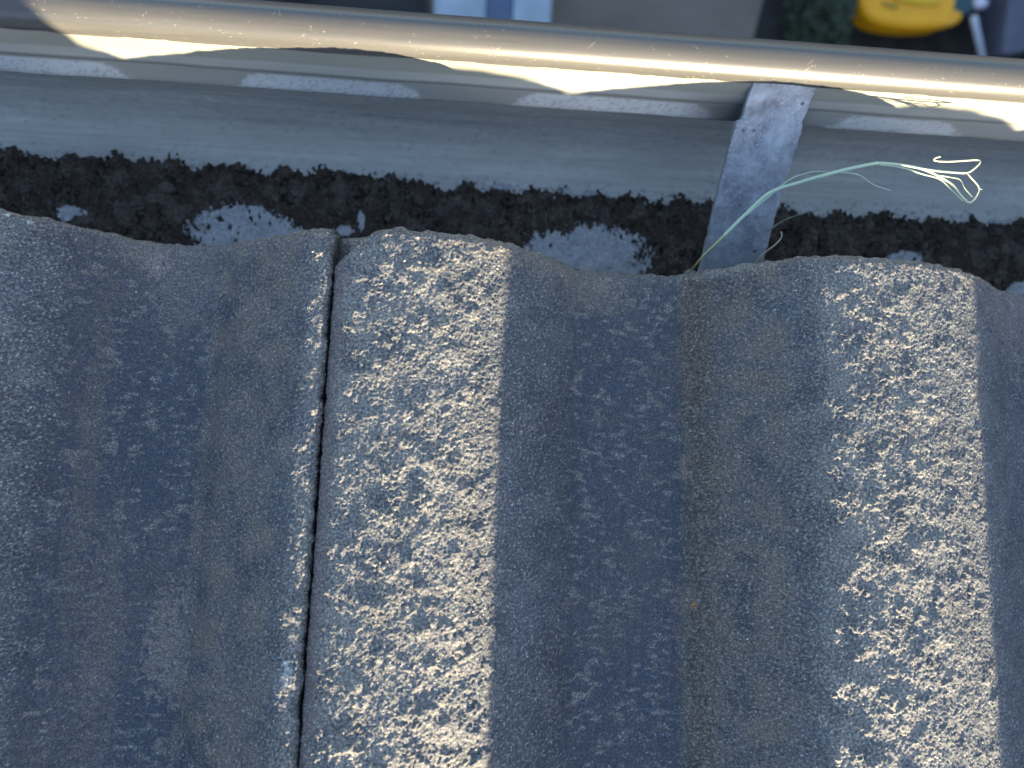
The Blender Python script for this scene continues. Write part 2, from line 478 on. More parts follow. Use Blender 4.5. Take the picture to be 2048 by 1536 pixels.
    # granules lose their paint first: dusty concrete shows on them
    c = blend(c, dust, hump * (0.55 + 0.45 * ss(16, 25, hh)) * np.clip(0.22 + 0.22 * ss(24, 27.5, hh) + 0.42 * N['sm'](tx, ty) + 0.14 * bg_, 0, 0.9))  # crests weighted up so the sunlit strips come out brighter
    # thin pale rims round the granules: sky glints painted into the colour
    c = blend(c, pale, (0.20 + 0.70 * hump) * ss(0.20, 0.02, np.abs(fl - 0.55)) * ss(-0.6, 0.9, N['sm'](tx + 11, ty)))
    # rising flanks keep a warm film of dirt
    c = blend(c, (0.040, 0.054, 0.080), pan * 0.8)
    c = blend(c, (0.24, 0.228, 0.205), ss(25.5, 28, hh) * ss(-0.9, 0.9, N['sm'](tx + 44, ty) + 0.4 * bg_) * 0.6)  # worn crests painted extra pale: sunlit brightness put into the colour
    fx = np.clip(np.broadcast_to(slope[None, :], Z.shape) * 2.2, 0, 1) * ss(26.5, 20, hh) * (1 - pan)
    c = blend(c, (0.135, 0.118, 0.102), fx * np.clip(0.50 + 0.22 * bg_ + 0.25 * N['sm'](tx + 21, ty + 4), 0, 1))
    # valley: broken dusty patches
    pat = ss(0.5, 1.5, 0.8 * m2 + 0.35 * bg_ + 0.5 * N['sm'](tx, ty))
    c = blend(c, (0.27, 0.25, 0.215), (1 - hump) * pat * ss(-1.0, 1.0, N['tiny'](tx + 31, ty + 77)) * 0.95)
    c = blend(c, (0.085, 0.078, 0.075), (1 - hump) * ss(0.0, 1.8, N['mid'](tx + 200, ty + 11) + 0.5 * N['sm'](tx, ty + 66)) * 0.5)
    c = blend(c, brown, (1 - hump) * np.clip(0.12 * hg + 0.05, 0, 0.3))
    # concrete bare on the front edge
    c = blend(c, (0.155, 0.14, 0.125), ss(0.1, 0.7, edge) * np.clip(0.75 + 0.2 * md, 0, 1))
    c = blend(c, (0.14, 0.125, 0.115), np.clip(ss(-7, 0, gy) * (0.5 + 0.35 * md), 0, 1) * 0.8 * (1 - 0.5 * hump))
    c = blend(c, (0.13, 0.12, 0.11), ss(0.3, 1.0, np.broadcast_to(NXu[None, :], Z.shape)) * 0.7)
    for (sx, sy, rx, ry, col, wgt) in spots:
        d = ((gx - sx) / rx) ** 2 + ((gy - sy) / ry) ** 2 + 0.45 * md + 0.35 * N['sm'](tx + 5, ty)
        c = blend(c, col, ss(1.3, 0.55, d) * wgt)
    strip = np.exp(-((gx - 74.0 - 0.8 * bg_) / 3.6) ** 2) if name == 'roof_tile' and left_step is not None and seed == 2 else 0 * gx
    c = blend(c, (0.045, 0.038, 0.032), strip * ss(-0.6, 0.7, N['sm'](tx + 9, ty) + 0.4 * md) * 0.85)
    c = blend(c, (0.24, 0.21, 0.17), strip * ss(0.7, 1.6, N['sm'](tx + 59, ty)) * 0.8)
    c = blend(c, (0.30, 0.295, 0.28), ss(0.9, 1.9, N['sm'](tx + 90, ty + 14)) * (0.25 + 0.45 * ss(0.15, 0.6, hump)))
    tn = N['tiny'](tx + 3, ty + 8)
    c *= (1 + 0.20 * np.clip(tn, -2, 2.5) * (0.5 + 0.5 * hump))[..., None]
    c = blend(c, (0.45, 0.45, 0.43), ss(1.7, 2.3, N['tiny'](tx + 63, ty)) * (0.6 + 0.2 * hump))
    c = blend(c, (0.02, 0.02, 0.022), ss(1.9, 2.6, N['sm'](tx + 163, ty + 22)) * hump * 0.7)
    # a few bright quartz grains
    c = blend(c, (0.75, 0.75, 0.72), ss(0.975, 0.985, N['fine'](tx + 100, ty + 40)) * 0.9)
    c = np.clip(c, 0.01, 0.9)
    F = grid_faces(*Z.shape)
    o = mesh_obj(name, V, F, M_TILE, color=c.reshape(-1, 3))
    # underside, closing the tile
    xs = np.linspace(x0, Xu[-1], 160); zs = prof(pts, np.minimum(xs, xe)) - 12
    ys = np.array([y0, ye - 0.3])
    U = np.array([(x, y, z) for y in ys for x, z in zip(xs, zs)]) * MM
    UF = grid_faces(2, 160)[:, ::-1]
    # back face
    B = []
    zt = prof(pts, np.minimum(xs, xe))
    B = np.array([(x, y0, z) for zz in (zt - 12, zt) for x, z in zip(xs, zz)]) * MM
    n = len(o.data.vertices)
    me = o.data
    import bmesh
    bm = bmesh.new()
    for arr, fs in ((U, UF), (B, grid_faces(2, 160))):
        vs = [bm.verts.new(p) for p in arr]
        for q in fs: bm.faces.new([vs[i] for i in q])
    m2_ = bpy.data.meshes.new('underside'); bm.to_mesh(m2_); bm.free()
    m2_.materials.append(M_TILE)
    ca = m2_.color_attributes.new('tint', 'FLOAT_COLOR', 'POINT')
    cc = np.ones((len(m2_.vertices), 4), dtype=np.float32); cc[:, :3] = (0.12, 0.11, 0.10); ca.data.foreach_set('color', cc.ravel())
    u = bpy.data.objects.new('underside', m2_); link(u, o)
    o.rotation_euler = (-PITCH, 0, 0); o.location = (0, 0, HZ)
    tag(o, label, 'roof tile', 'interlocking concrete tiles along the eave')
    return o

def mid_step(y):
    return np.where(y < -10.5, -37.95 + 0 * y, -37.95 + (y + 10.5) * (12.3 / 11.5))

Y0 = -350
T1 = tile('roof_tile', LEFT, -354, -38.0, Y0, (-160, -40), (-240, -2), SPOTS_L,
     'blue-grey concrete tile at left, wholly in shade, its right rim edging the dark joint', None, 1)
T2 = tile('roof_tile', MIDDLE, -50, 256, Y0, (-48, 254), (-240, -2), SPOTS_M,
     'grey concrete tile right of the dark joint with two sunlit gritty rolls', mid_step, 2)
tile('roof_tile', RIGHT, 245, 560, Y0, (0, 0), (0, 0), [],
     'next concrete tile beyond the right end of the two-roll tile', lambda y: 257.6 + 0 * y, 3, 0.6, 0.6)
# the next course up the slope, lapping over the heads of the first
for k, (pp, a_, b_, stp) in enumerate(((LEFT, -354, -38.0, None), (MIDDLE, -50, 256, mid_step), (RIGHT, 245, 560, lambda y: 257.6 + 0 * y))):
    t = tile('roof_tile', pp, a_, b_, Y0, (0, 0), (0, 0), [], 'concrete tile of the second course, ' + ('above the shaded left tile', 'above the two-roll tile', 'above the rightmost eave tile')[k], stp, 4 + k, 1.4, 1.4)
    t.location = roofw(0, -0.300, 0.0185)

# ------------------------------------------------------------------ roof body under the tiles

wood = simple('rafter_wood', (0.22, 0.17, 0.12), 0.8, 30)
house = empty('house', (0, -2.6, 0))
tag(house, 'house body under the tiles, its wall and fascia hidden behind the gutter', 'house')
def hpart(name, vf, mat):
    o = mesh_obj(name, np.array(vf[0]), vf[1], mat, smooth=False)
    o.parent = house; o.matrix_parent_inverse = Matrix.Translation((0, -2.6, 0)).inverted(); return o
v, f = box(-5, 5, -5.0, -0.062, -0.058, -0.04)
hpart('roof_deck', ([roofw(p[0], p[1], p[2] - 0.0467 * p[1]) for p in v], f), wood)
v, f = box(-0.36, 0.56, -0.34, -0.305, -0.028, 0.0)
hpart('batten', ([roofw(*p) for p in v], f), wood)
hpart('fascia', box(-5, 5, -0.083, -0.062, HZ - 0.22, HZ - 0.02), simple('fascia_paint', (0.3, 0.3, 0.3), 0.6))
hpart('wall', box(-5, 5, -5.0, -0.10, 0.0, HZ - 0.1), simple('wall_render', (0.35, 0.32, 0.28), 0.9, 6))

# ------------------------------------------------------------------ gutter
gut = empty('gutter', (0, 0.01, HZ - 0.078))
tag(gut, 'pale grey metal eaves gutter with rounded shiny front rim, half full of dirt', 'gutter')
GP = [(-60, -8), (-59.5, -40), (-58, -66), (-54, -73), (-46, -76.8), (-20, -77), (10, -77), (30, -76.6), (40, -76.2), (47, -75.0), (52.5, -71.8), (56.2, -66.0), (57.8, -58), (58.2, -46), (58.0, -30), (57.82, -23.5), (55.92, -18.7), (53.42, -16.9), (52.22, -16.3), (51.72, -15.4), (52.02, -14.5), (53.42, -12.9), (55.02, -11.1), (56.02, -9.8), (56.42, -9.4), (56.82, -9.3), (57.12, -8.8), (57.82, -7.1), (58.42, -6.0), (59.32, -4.5), (60.32, -2.5), (61.12, -0.3), (61.42, 1.5)]
ZL = 2.5
def dens(P, n):
    out = []
    for (a, b) in zip(P[:-1], P[1:]):
        L = math.hypot(b[0] - a[0], b[1] - a[1]); k = max(1, int(L / n))
        for i in range(k): out.append((a[0] + (b[0] - a[0]) * i / k, a[1] + (b[1] - a[1]) * i / k))
    return out + [P[-1]]
G = np.array(dens(GP, 0.7)); ker = np.array([1, 2, 1]) / 4
for _ in range(2):
    for q in (0, 1): G[1:-1, q] = np.convolve(G[:, q], ker, 'same')[1:-1]
xs = np.concatenate([np.arange(-450, -190, 6), np.arange(-190, 250, 0.8), np.arange(250, 501, 6)])
gx, gi = np.meshgrid(xs, np.arange(len(G)))
gy = G[gi.astype(int), 0]; gz = G[gi.astype(int), 1]
arc = np.concatenate([[0], np.cumsum(np.hypot(*np.diff(G, axis=0).T))]); ga = arc[gi.astype(int)]
nrm = np.gradient(G, axis=0); nl = np.hypot(nrm[:, 0], nrm[:, 1]); ny, nz = -nrm[:, 1] / nl, nrm[:, 0] / nl
dent = 0.16 * N['huge'](gx * 0.6, gz + gy) + 0.03 * N['big'](gx, gz * 2)
V = np.stack([gx, gy + ny[gi.astype(int)] * dent, gz + nz[gi.astype(int)] * dent], -1).reshape(-1, 3)
c = np.broadcast_to(np.array([0.215, 0.22, 0.185]), (gx.size, 3)).reshape(*gx.shape, 3).copy()
n1 = N['big'](gx * 0.5, ga * 2.2); n2 = N['mid'](gx * 0.5, ga * 1.3); n3 = N['sm'](gx * 0.8, ga * 1.3)
gzs = gz + ZL
low = ss(-17, -24, gzs)
def bl(c, col, wgt): return c * (1 - wgt[..., None]) + np.asarray(col) * wgt[..., None]
c = bl(c, (0.74, 0.72, 0.64), low * np.clip(0.93 + 0.04 * n1, 0, 1))
c = bl(c, (0.20, 0.19, 0.20), ss(-17, -26, gzs) * ss(-76, -70, gzs) * (gy > 0) * np.clip(0.5 + 0.04 * n2, 0, 1))  # recess wall tinted darker: shade under the ledge put into the colour
c = bl(c, (0.36, 0.365, 0.36), low * ss(0.8, 2.4, n2 + 0.5 * n1) * 0.22)
c = bl(c, (0.10, 0.10, 0.10), low * ss(2.3, 3.0, n3 + 0.5 * n2) * 0.5)
c = bl(c, (0.55, 0.57, 0.56), low * ss(36, 33, gy) * ss(0.2, 1.4, n2 + 0.4 * n3) * 0.2)         # greyer mottle on the floor by the dirt
fr = gy > 40
c = c * (1 + low * (0.045 * N['sm'](gx * 0.01 + 5, ga * 2.0) + 0.04 * N['mid'](gx * 0.02 + 9, ga * 2.0)))[..., None]
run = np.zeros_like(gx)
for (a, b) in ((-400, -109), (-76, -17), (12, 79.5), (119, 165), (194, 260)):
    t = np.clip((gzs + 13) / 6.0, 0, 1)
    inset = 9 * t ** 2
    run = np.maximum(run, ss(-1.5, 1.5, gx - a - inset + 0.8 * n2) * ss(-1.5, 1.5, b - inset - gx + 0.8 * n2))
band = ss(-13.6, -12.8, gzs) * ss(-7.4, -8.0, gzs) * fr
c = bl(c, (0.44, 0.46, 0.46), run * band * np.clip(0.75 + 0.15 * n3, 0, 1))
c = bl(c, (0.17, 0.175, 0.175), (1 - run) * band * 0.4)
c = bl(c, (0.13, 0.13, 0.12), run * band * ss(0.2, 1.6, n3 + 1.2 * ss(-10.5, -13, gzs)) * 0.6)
c = bl(c, (0.06, 0.06, 0.06), ss(-7.5, -7.1, gzs) * ss(-6.5, -6.9, gzs) * fr * 0.8)
c = bl(c, (0.06, 0.06, 0.055), ss(-15.2, -14.2, gzs) * ss(-12.6, -13.3, gzs) * fr * 0.75)
c = bl(c, (0.34, 0.345, 0.31), ss(-6.7, -6.3, gzs) * ss(-2.8, -3.8, gzs) * fr * 0.7)
c = bl(c, (0.05, 0.045, 0.04), low * ss(34.5, 31.5, gy) * ss(1.0, 1.8, n3 + 0.6 * n2) * 0.6)
# soft shade left of the bracket, put into the wall colour
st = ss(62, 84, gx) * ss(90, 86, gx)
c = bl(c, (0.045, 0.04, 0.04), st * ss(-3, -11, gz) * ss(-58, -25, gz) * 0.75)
mo = Matrix.Translation((0, 0, HZ))
def world_part(name, V, F, mat, parent, ploc, color=None, smooth=True):
    o = mesh_obj(name, np.asarray(V) * MM + np.array([0, 0, HZ]) - np.array(ploc), F, mat, parent, smooth, color)
    return o
PG = (0, 0.01, HZ - 0.078)
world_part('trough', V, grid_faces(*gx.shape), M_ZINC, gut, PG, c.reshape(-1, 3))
# outer skin of the trough so it has thickness
Go = np.array([(y + 1.2 * (1 if y > -20 else -1) * (1 if z > -70 else 0.2), z - (0.0 if z > -70 else 1.2)) for y, z in GP])
V2 = np.array([(x, y, z) for (y, z) in Go for x in (-450, 500)], float)
world_part('outer_skin', V2, grid_faces(len(Go), 2)[:, ::-1], M_ZINC, gut, PG, np.full((len(V2), 3), 0.33))
# rounded front rim
BR, BY, BZ = 6.5, 67.75, 0.5
ang = np.radians(np.arange(0, 360, 5))
xs2 = np.concatenate([np.arange(-450, -190, 20), np.arange(-190, 250, 3.0), np.arange(250, 501, 20)])
bx, ba = np.meshgrid(xs2, np.append(ang, 2 * math.pi))
rr = BR + 0.02 * N['huge'](bx * 0.7, ba * 6)
V = np.stack([bx, BY + rr * np.cos(ba), BZ + rr * np.sin(ba)], -1).reshape(-1, 3)
world_part('front_rim', V, grid_faces(*bx.shape)[:, ::-1], M_BEAD, gut, PG)

# bracket strap across the gutter
SPTS = [(63.0, 3.2), (61.4, 1.6), (60.2, 0.2), (58.2, -1.6), (55, -3.7), (51.6, -5.6), (51.0, -5.9), (45, -9.0), (39, -12.3), (30, -17), (20, -21), (10, -24.6), (2, -27.6), (-10, -32), (-30, -41), (-58, -50)]
SP2 = dens(SPTS, 0.6)
nx_ = 44
V = []; 
ys_ = np.array([p[0] for p in SP2]); zs_ = np.array([p[1] for p in SP2])
u = np.linspace(0, 1, nx_)
xl = np.where(ys_ > 51.3, 86.6, 85.0); xr = np.where(ys_ > 51.3, 107.0, 107.4)
xl = xl + 0.10 * N['mid'](ys_ * 0.5, ys_ * 0 + 3) + 0.06 * N['sm'](ys_, ys_ * 0); xr = xr + 0.10 * N['mid'](ys_ * 0.5, ys_ * 0 + 60) + 0.06 * N['sm'](ys_, ys_ * 0 + 9)
XX = xl[:, None] + (xr - xl)[:, None] * u[None, :]
crown = -0.45 * (2 * u - 1) ** 4
ZZ = zs_[:, None] + crown[None, :] + 0.07 * N['mid'](XX, ys_[:, None] + 0 * XX) + 0.05 * N['sm'](XX, ys_[:, None] + 0 * XX)
YY = ys_[:, None] + 0 * XX
top = np.stack([XX, YY, ZZ], -1).reshape(-1, 3); bot = top - np.array([0, 0, 2.2])
nr = len(ys_); k = nr * nx_
F = [tuple(q[::-1]) for q in grid_faces(nr, nx_)] + [tuple(q + k) for q in grid_faces(nr, nx_)]
for i in range(nr - 1):
    F.append((i * nx_, (i + 1) * nx_, (i + 1) * nx_ + k, i * nx_ + k)[::-1]); a_ = i * nx_ + nx_ - 1
    F.append((a_, a_ + nx_, a_ + nx_ + k, a_ + k))
for j in range(nx_ - 1):
    F.append((j, j + 1, j + 1 + k, j + k)); a_ = (nr - 1) * nx_ + j
    F.append((a_, a_ + k, a_ + 1 + k, a_ + 1))
br = mesh_obj('gutter_bracket', np.vstack([top, bot]) * MM, F, M_STRAP, smooth=False)
br.location = (0, 0, HZ); me = br.data
me.polygons.foreach_set('use_smooth', [i < 2 * (nr - 1) * (nx_ - 1) for i in range(len(me.polygons))])
tag(br, 'flat weathered grey metal strap bracket crossing the gutter', 'bracket')

# ------------------------------------------------------------------ dirt in the gutter
x = np.arange(-215, 285, 0.42); y = np.arange(-50, 38, 0.42)
gx, gy = np.meshgrid(x, y)
c1_, c1b, ch = cells(2400, 600, 0.25, 3.2, 31)
c2_, c2b, ch2 = cells(2400, 600, 0.25, 1.3, 33)
crack = Tex(ss(0.0, 0.13, c1b - c1_), 0.25); clod = Tex(ch, 0.25)
cr2 = Tex(np.clip(1 - (c2_ * 1.3) ** 2, 0, 1) * ch2, 0.25)
wxx = gx + 0.5 * N['warp'](gx, gy); wyy = gy + 0.5 * N['warp'](gx + 50, gy)
edge_y = 31.0 - 0.012 * gx + 1.3 * N['big'](gx, gx * 0 + 7) + 1.0 * N['mid'](gx, gy)
rise = ss(1.2, -5.0, gy - edge_y)
patch = ss(-0.2, 0.8, N['big'](gx + 90, gy + 20))
h = -78.6 + 5.2 * rise + rise * (0.55 * N['big'](gx, gy) + 1.8 * (crack(wxx, wyy) - 1) * patch + 0.45 * clod(wxx, wyy) * patch) \
    + (0.15 + 0.85 * rise) * (0.7 * cr2(gx, gy) + 0.12 * N['sm'](gx, gy) + 0.3 * N['mid'](gx + 10, gy))
h += ss(3, -1.5, gy - edge_y) * 0.5
V = np.stack([gx, gy, h], -1).reshape(-1, 3)
cc = np.broadcast_to(np.array([0.085, 0.066, 0.052]), (gx.size, 3)).reshape(*gx.shape, 3).copy()
cc = bl(cc, (0.15, 0.125, 0.105), ss(0.1, 1.5, N['big'](gx + 33, gy) + 0.4 * N['sm'](gx, gy)) * 0.8)
cc = bl(cc, (0.012, 0.011, 0.010), (1 - crack(wxx, wyy)) * patch * 0.95)
cc = bl(cc, (0.17, 0.14, 0.115), ss(0.72, 0.95, clod(wxx, wyy)) * crack(wxx, wyy) * 0.6)
cc = bl(cc, (0.30, 0.28, 0.25), ss(1.5, 2.1, N['sm'](gx + 70, gy + 5)) * 0.75)
cc = bl(cc, (0.05, 0.06, 0.028), ss(1.3, 2.2, N['mid'](gx + 20, gy + 60)) * 0.5)
so = mesh_obj('dirt', V * MM, grid_faces(*gx.shape), M_SOIL, color=cc.reshape(-1, 3))
so.location = (0, 0, HZ)
tag(so, 'dark cracked crumbly dirt lying along the floor of the gutter', 'dirt', kind='stuff')
soil_h = lambda X_, Y_: h[np.clip(((Y_ + 50) / 0.42).astype(int), 0, h.shape[0] - 1), np.clip(((X_ + 215) / 0.42).astype(int), 0, h.shape[1] - 1)]

# pale crust patches: cx, cy, rx, ry, label
PATCHES = [
    (-158.5, 8, 7, 3.6, 0.3, 'small hook-shaped white crust patch at the far left of the gutter dirt', True),
    (-91, 4.5, 21, 10.5, 0.1, 'broad white crust patch on the dirt left of the tile joint', False),
    (-44.5, 13, 1.6, 4.6, 1.4, 'thin upright sliver of pale crust just above the tile joint', False),
    (-51, 8.2, 4.2, 2.2, 0.8, 'small grey-white crust scrap beside the tile joint', False),
    (-34, 6.0, 1.6, 1.6, 0.2, 'tiny white crust fleck above the cut corner of the tile', False),
    (50, 1.5, 25, 13.0, 0.0, 'largest domed white crust patch, between tile edge and bracket', False),
    (188, 9.5, 9, 4.2, 1.2, 'ragged white crust patch behind the right-hand tile roll', False),
    (229, 28.8, 6, 1.8, 0.6, 'white crust patch at the dirt edge near the right frame side', False),
    (240, -1.0, 5, 4.4, 1.3, 'broken pale crust patch low beside the rightmost valley', False),
    (15, 30.0, 7, 1.5, 0.3, 'narrow white crust streak on the dirt edge above the middle tile', False),
    (44, 29.5, 9, 1.5, 0.3, 'narrow white crust streak on the dirt edge left of the bracket', False),
    (94, -2, 2.6, 2.2, 0.2, 'round white crust fleck at the foot of the grass stalk', False)]
for i, (px, py, rx, ry, bias, lab, hookshape) in enumerate(PATCHES):
    st_ = 0.3
    ax = np.arange(px - rx * 1.5, px + rx * 1.5, st_); ay = np.arange(py - ry * 1.6, py + ry * 1.6, st_)
    X_, Y_ = np.meshgrid(ax, ay)
    d = ((X_ - px) / rx) ** 2 + ((Y_ - py) / ry) ** 2
    if hookshape:
        d = d + 2.5 * np.exp(-(((X_ - px - 3) / 4.5) ** 2 + ((Y_ - py + 2.2) / 2.6) ** 2))
    n = N['mid'](X_ * 1.0 + i * 23, Y_) * 0.11 + N['sm'](X_ + i * 23, Y_) * 0.10 + N['tiny'](X_, Y_) * 0.03 + N['big'](X_ + i * 41, Y_) * 0.12
    s = 1.0 - d * 0.8 + n - 0.25 * max(bias, 0)
    holes = ss((1.15 if i in (1, 6, 7) else 1.8), (1.9 if i in (1, 6, 7) else 2.4), N['mid'](X_ * 0.7 + 60 + i * 9, Y_ * 0.7 + 30))
    s = s - holes * 0.9
    Hh = soil_h(X_, Y_)
    k_ = 9; g = np.ones(k_) / k_
    sm_h = np.apply_along_axis(lambda r_: np.convolve(np.pad(r_, k_ // 2, 'edge'), g, 'valid'), 1, Hh)
    sm_h = np.apply_along_axis(lambda r_: np.convolve(np.pad(r_, k_ // 2, 'edge'), g, 'valid'), 0, sm_h)
    top_z = np.maximum(sm_h + 0.35, Hh + 0.12) + 0.5 * np.clip(s, 0, 0.6) + 0.12 * N['tiny'](X_, Y_)
    base_z = Hh - 0.6
    Zt = np.where(s > 0.06, top_z, base_z)
    mk = (s > -0.05); fm = mk[:-1, :-1] | mk[1:, :-1] | mk[:-1, 1:] | mk[1:, 1:]
    F = grid_faces(*X_.shape, mask=fm)
    used = np.unique(F); re = -np.ones(X_.size, int); re[used] = np.arange(len(used))
    V = np.stack([X_ - px, Y_ - py, Zt + 76], -1).reshape(-1, 3)[used] * MM
    o = mesh_obj('crust_patch', V, re[F], M_CRUST)
    o.location = (px * MM, py * MM, HZ - 0.076)
    tag(o, lab, 'crust patch', 'pale crust patches on the gutter dirt')

# small stones in the dirt
rnd = random.Random(5)
def pebble(r, seed):
    rg = random.Random(seed); import bmesh
    bm = bmesh.new(); bmesh.ops.create_icosphere(bm, subdivisions=2, radius=1)
    sx, sy, sz = rg.uniform(.8, 1.3), rg.uniform(.7, 1.1), rg.uniform(.5, .8)
    for v in bm.verts:
        n = 1 + 0.16 * math.sin(5 * v.co.x + seed) + 0.14 * math.sin(6 * v.co.y + 2 * seed) + 0.1 * math.cos(7 * v.co.z)
        v.co = Vector((v.co.x * sx, v.co.y * sy, v.co.z * sz)) * n * r
    V = [tuple(v.co) for v in bm.verts]; F = [[v.index for v in f.verts] for f in bm.faces]; bm.free(); return V, F
PEB = [(-122, 21, 2.6, 'rounded dark pebble on the dirt above the left tile valley'), (-118, 9, 2.2, 'dark pebble half sunk left of the broad white patch'),
       (51, 20, 1.7, 'reddish pebble in the dirt above the domed white patch'), (79, 22, 1.5, 'small stone in the dirt just left of the bracket')]
for i, (px, py, r_, lab) in enumerate(PEB):
    V, F = pebble(r_ * MM, i + 2)
    o = mesh_obj('pebble', np.array(V), F, M_GRIT)
    z = float(soil_h(np.array(px), np.array(py))) + r_ * 0.2
    o.location = (px * MM, py * MM, HZ + z * MM); tag(o, lab, 'pebble', 'pebbles in the gutter dirt')

# ------------------------------------------------------------------ grass stalks
def stalk(name, pts, r0, r1, parent, colr, colt, flat=0.6, ploc=(0, 0, 0)):
    P = spline(pts, 6); n = len(P)
    rad = [r0 + (r1 - r0) * (i / (n - 1)) for i in range(n)]
    V, F = tube(P, rad, 7)
    col = np.array([np.array(colr) + (np.array(colt) - np.array(colr)) * ((i // 7) / (n - 1)) for i in range(len(V))])
    V = np.array([tuple(v) for v in V]) * MM + np.array([0, 0, HZ]) - np.array(ploc)
    return mesh_obj(name, V, F, M_STRAW, parent, color=col)
green = (0.36, 0.46, 0.33); straw = (0.62, 0.56, 0.36); ygreen = (0.30, 0.32, 0.12)
GL = (0.0764, 0.0022, HZ - 0.0093)
gr = empty('grass_stalk', GL)
tag(gr, 'long bent pale green grass stalk arching over the bracket, its tips curled', 'grass stalk')
stalk('stem', [(76.4, 0.5, -14), (76.4, 4.2, -6), (77.6, 7.5, -2.4), (81.4, 12.7, 0.7), (82.6, 14.2, 1.2)], .32, .36, gr, ygreen, (0.40, 0.42, 0.2), ploc=GL)
stalk('stem', [(82.4, 14.0, 1.1), (88.3, 21.0, 1.9), (95.5, 28.4, 2.4), (104.0, 32.0, 4.2), (110.8, 34.5, 6.6), (117.9, 36.8, 7.9), (126.3, 39.0, 8.4)], .60, .48, gr, green, green, ploc=GL)
stalk('blade', [(88.3, 20.6, 2.2), (95.0, 27.0, 2.6), (101, 32.8, 3.6), (107.5, 35.4, 5), (112, 35.3, 6.4)], .22, .12, gr, green, green, ploc=GL)
stalk('blade', [(126.3, 39.0, 8.4), (133.7, 38.9, 8.2), (142.4, 37.9, 7.5), (151.8, 34.5, 6.8), (155.7, 31.4, 6.5), (158.4, 28.9, 7.4), (159.6, 29.9, 8.3), (160.6, 33.4, 8.1), (157.2, 36.7, 7.9), (156.2, 37.9, 7.5)], .40, .18, gr, green, straw, ploc=GL)
stalk('blade', [(126.3, 38.6, 8.0), (133.7, 38.2, 8.0), (142.0, 36.6, 7.2), (148.0, 35.4, 7.0), (153.0, 32.2, 6.6), (157.0, 29.2, 6.8)], .25, .14, gr, green, green, ploc=GL)
stalk('blade', [(133.7, 38.9, 8.3), (144.9, 37.9, 7.7), (152, 37.7, 7.6), (155.9, 37.8, 7.5), (158.2, 38.9, 7.1), (160.6, 41.1, 6.3), (160.0, 42.1, 6.0), (153.5, 41.3, 7.3), (148.5, 40.8, 7.5), (145.2, 40.9, 7.4), (144.9, 41.6, 7.8), (146.4, 42.1, 8.1)], .32, .19, gr, green, straw, ploc=GL)
stalk('blade', [(147, 36.6, 7.1), (151.6, 36.2, 7.0), (154.6, 35.6, 7.2), (156.0, 33.0, 8.1), (159.1, 30.6, 7.9)], .2, .12, gr, green, (0.5, 0.5, 0.33), ploc=GL)
stalk('blade', [(114, 35.6, 7.2), (116.8, 35.5, 7.4), (120, 35.4, 7.0), (123.0, 34.7, 6.4), (127.6, 32.3, 6.3), (133.4, 31.1, 5.7)], .2, .10, gr, green, (0.45, 0.47, 0.42), ploc=GL)
stalk('blade', [(160.2, 33.3, 8.1), (161.6, 33.0, 8.4)], .15, .10, gr, green, green, ploc=GL)
sb = stalk('short_grass', [(94.5, 3.0, -8), (95.9, 6.0, -4.3), (97.3, 9.5, -0.3), (98.9, 12.1, 3.1), (99.8, 14.5, 5.3), (98.9, 16.2, 6.9)], .26, .18, None, (0.33, 0.36, 0.2), (0.55, 0.5, 0.40))
tag(sb, 'short pale curved grass blade sticking up beside the bracket foot', 'grass blade')
s2 = stalk('dry_stem', [(104.5, 17.0, -18), (110, 21.0, -18), (116, 23.5, -17), (121, 25, -16)], .28, .15, None, (0.16, 0.18, 0.14), (0.12, 0.14, 0.11))
tag(s2, 'faint thin dark stem low in the gutter right of the bracket', 'stem')

# moss added out of view up the slope to cast the shade on the rim
import bmesh
bm = bmesh.new(); bmesh.ops.create_icosphere(bm, subdivisions=5, radius=1)
mo_ = []
for v in bm.verts:
    n = 1 + 0.03 * math.sin(9 * v.co.x + 3 * v.co.y) + 0.025 * math.sin(17 * v.co.y + 4) + 0.012 * math.sin(23 * v.co.x)
    a_ = abs(v.co.x); q = (1 - a_ ** 7) ** 0.5 / max(1e-3, math.sqrt(max(1e-6, 1 - a_ * a_))) if a_ < 0.999 else 1
    mo_.append((v.co.x * 0.095 * n, v.co.y * 0.045 * n * q, v.co.z * 0.044 * n * q))
F = [[q.index for q in f_.verts] for f_ in bm.faces]; bm.free()
mm = Mat('light_blocker', rough=0.95); mm.base(mm.ramp(mm.noise(300, 5), [(0.3, (0.03, 0.05, 0.012)), (0.7, (0.10, 0.13, 0.04))])); mm.bump(mm.noise(700, 4), 0.002)
RIM_BLOCKER = mesh_obj('rim_blocker', np.array(mo_), F, mm.m)
RIM_BLOCKER.location = roofw(-0.070, -0.375, 0.030); RIM_BLOCKER.rotation_euler = (-PITCH, 0, 0)
tag(RIM_BLOCKER, 'rounded green moss added on the second course, unseen, to shade the rim', 'light_blocker')

# ------------------------------------------------------------------ the yard below
def sheet(name, x0, x1, y0, y1, z, mat, n=1):
    v = [(x0, y0, z), (x1, y0, z), (x1, y1, z), (x0, y1, z)]
    o = mesh_obj(name, np.array(v), [[0, 1, 2, 3]], mat, smooth=False); tag(o, kind='structure'); return o
m = Mat('yard_paving', rough=0.85)
m.base(m.ramp(m.noise(2.2, 5), [(0.3, (0.125, 0.10, 0.08)), (0.7, (0.21, 0.175, 0.145))])); m.bump(m.noise(60, 4), 0.004)
sheet('ground', -60, 60, -60, 60, 0.0, m.m)

def thing_mesh(name, vf, mat, loc, label, cat, smooth=False, parent=None):
    o = mesh_obj(name, np.array(vf[0]), vf[1], mat, parent, smooth=smooth)
    if parent is None: o.location = loc
    if label: tag(o, label, cat)
    return o

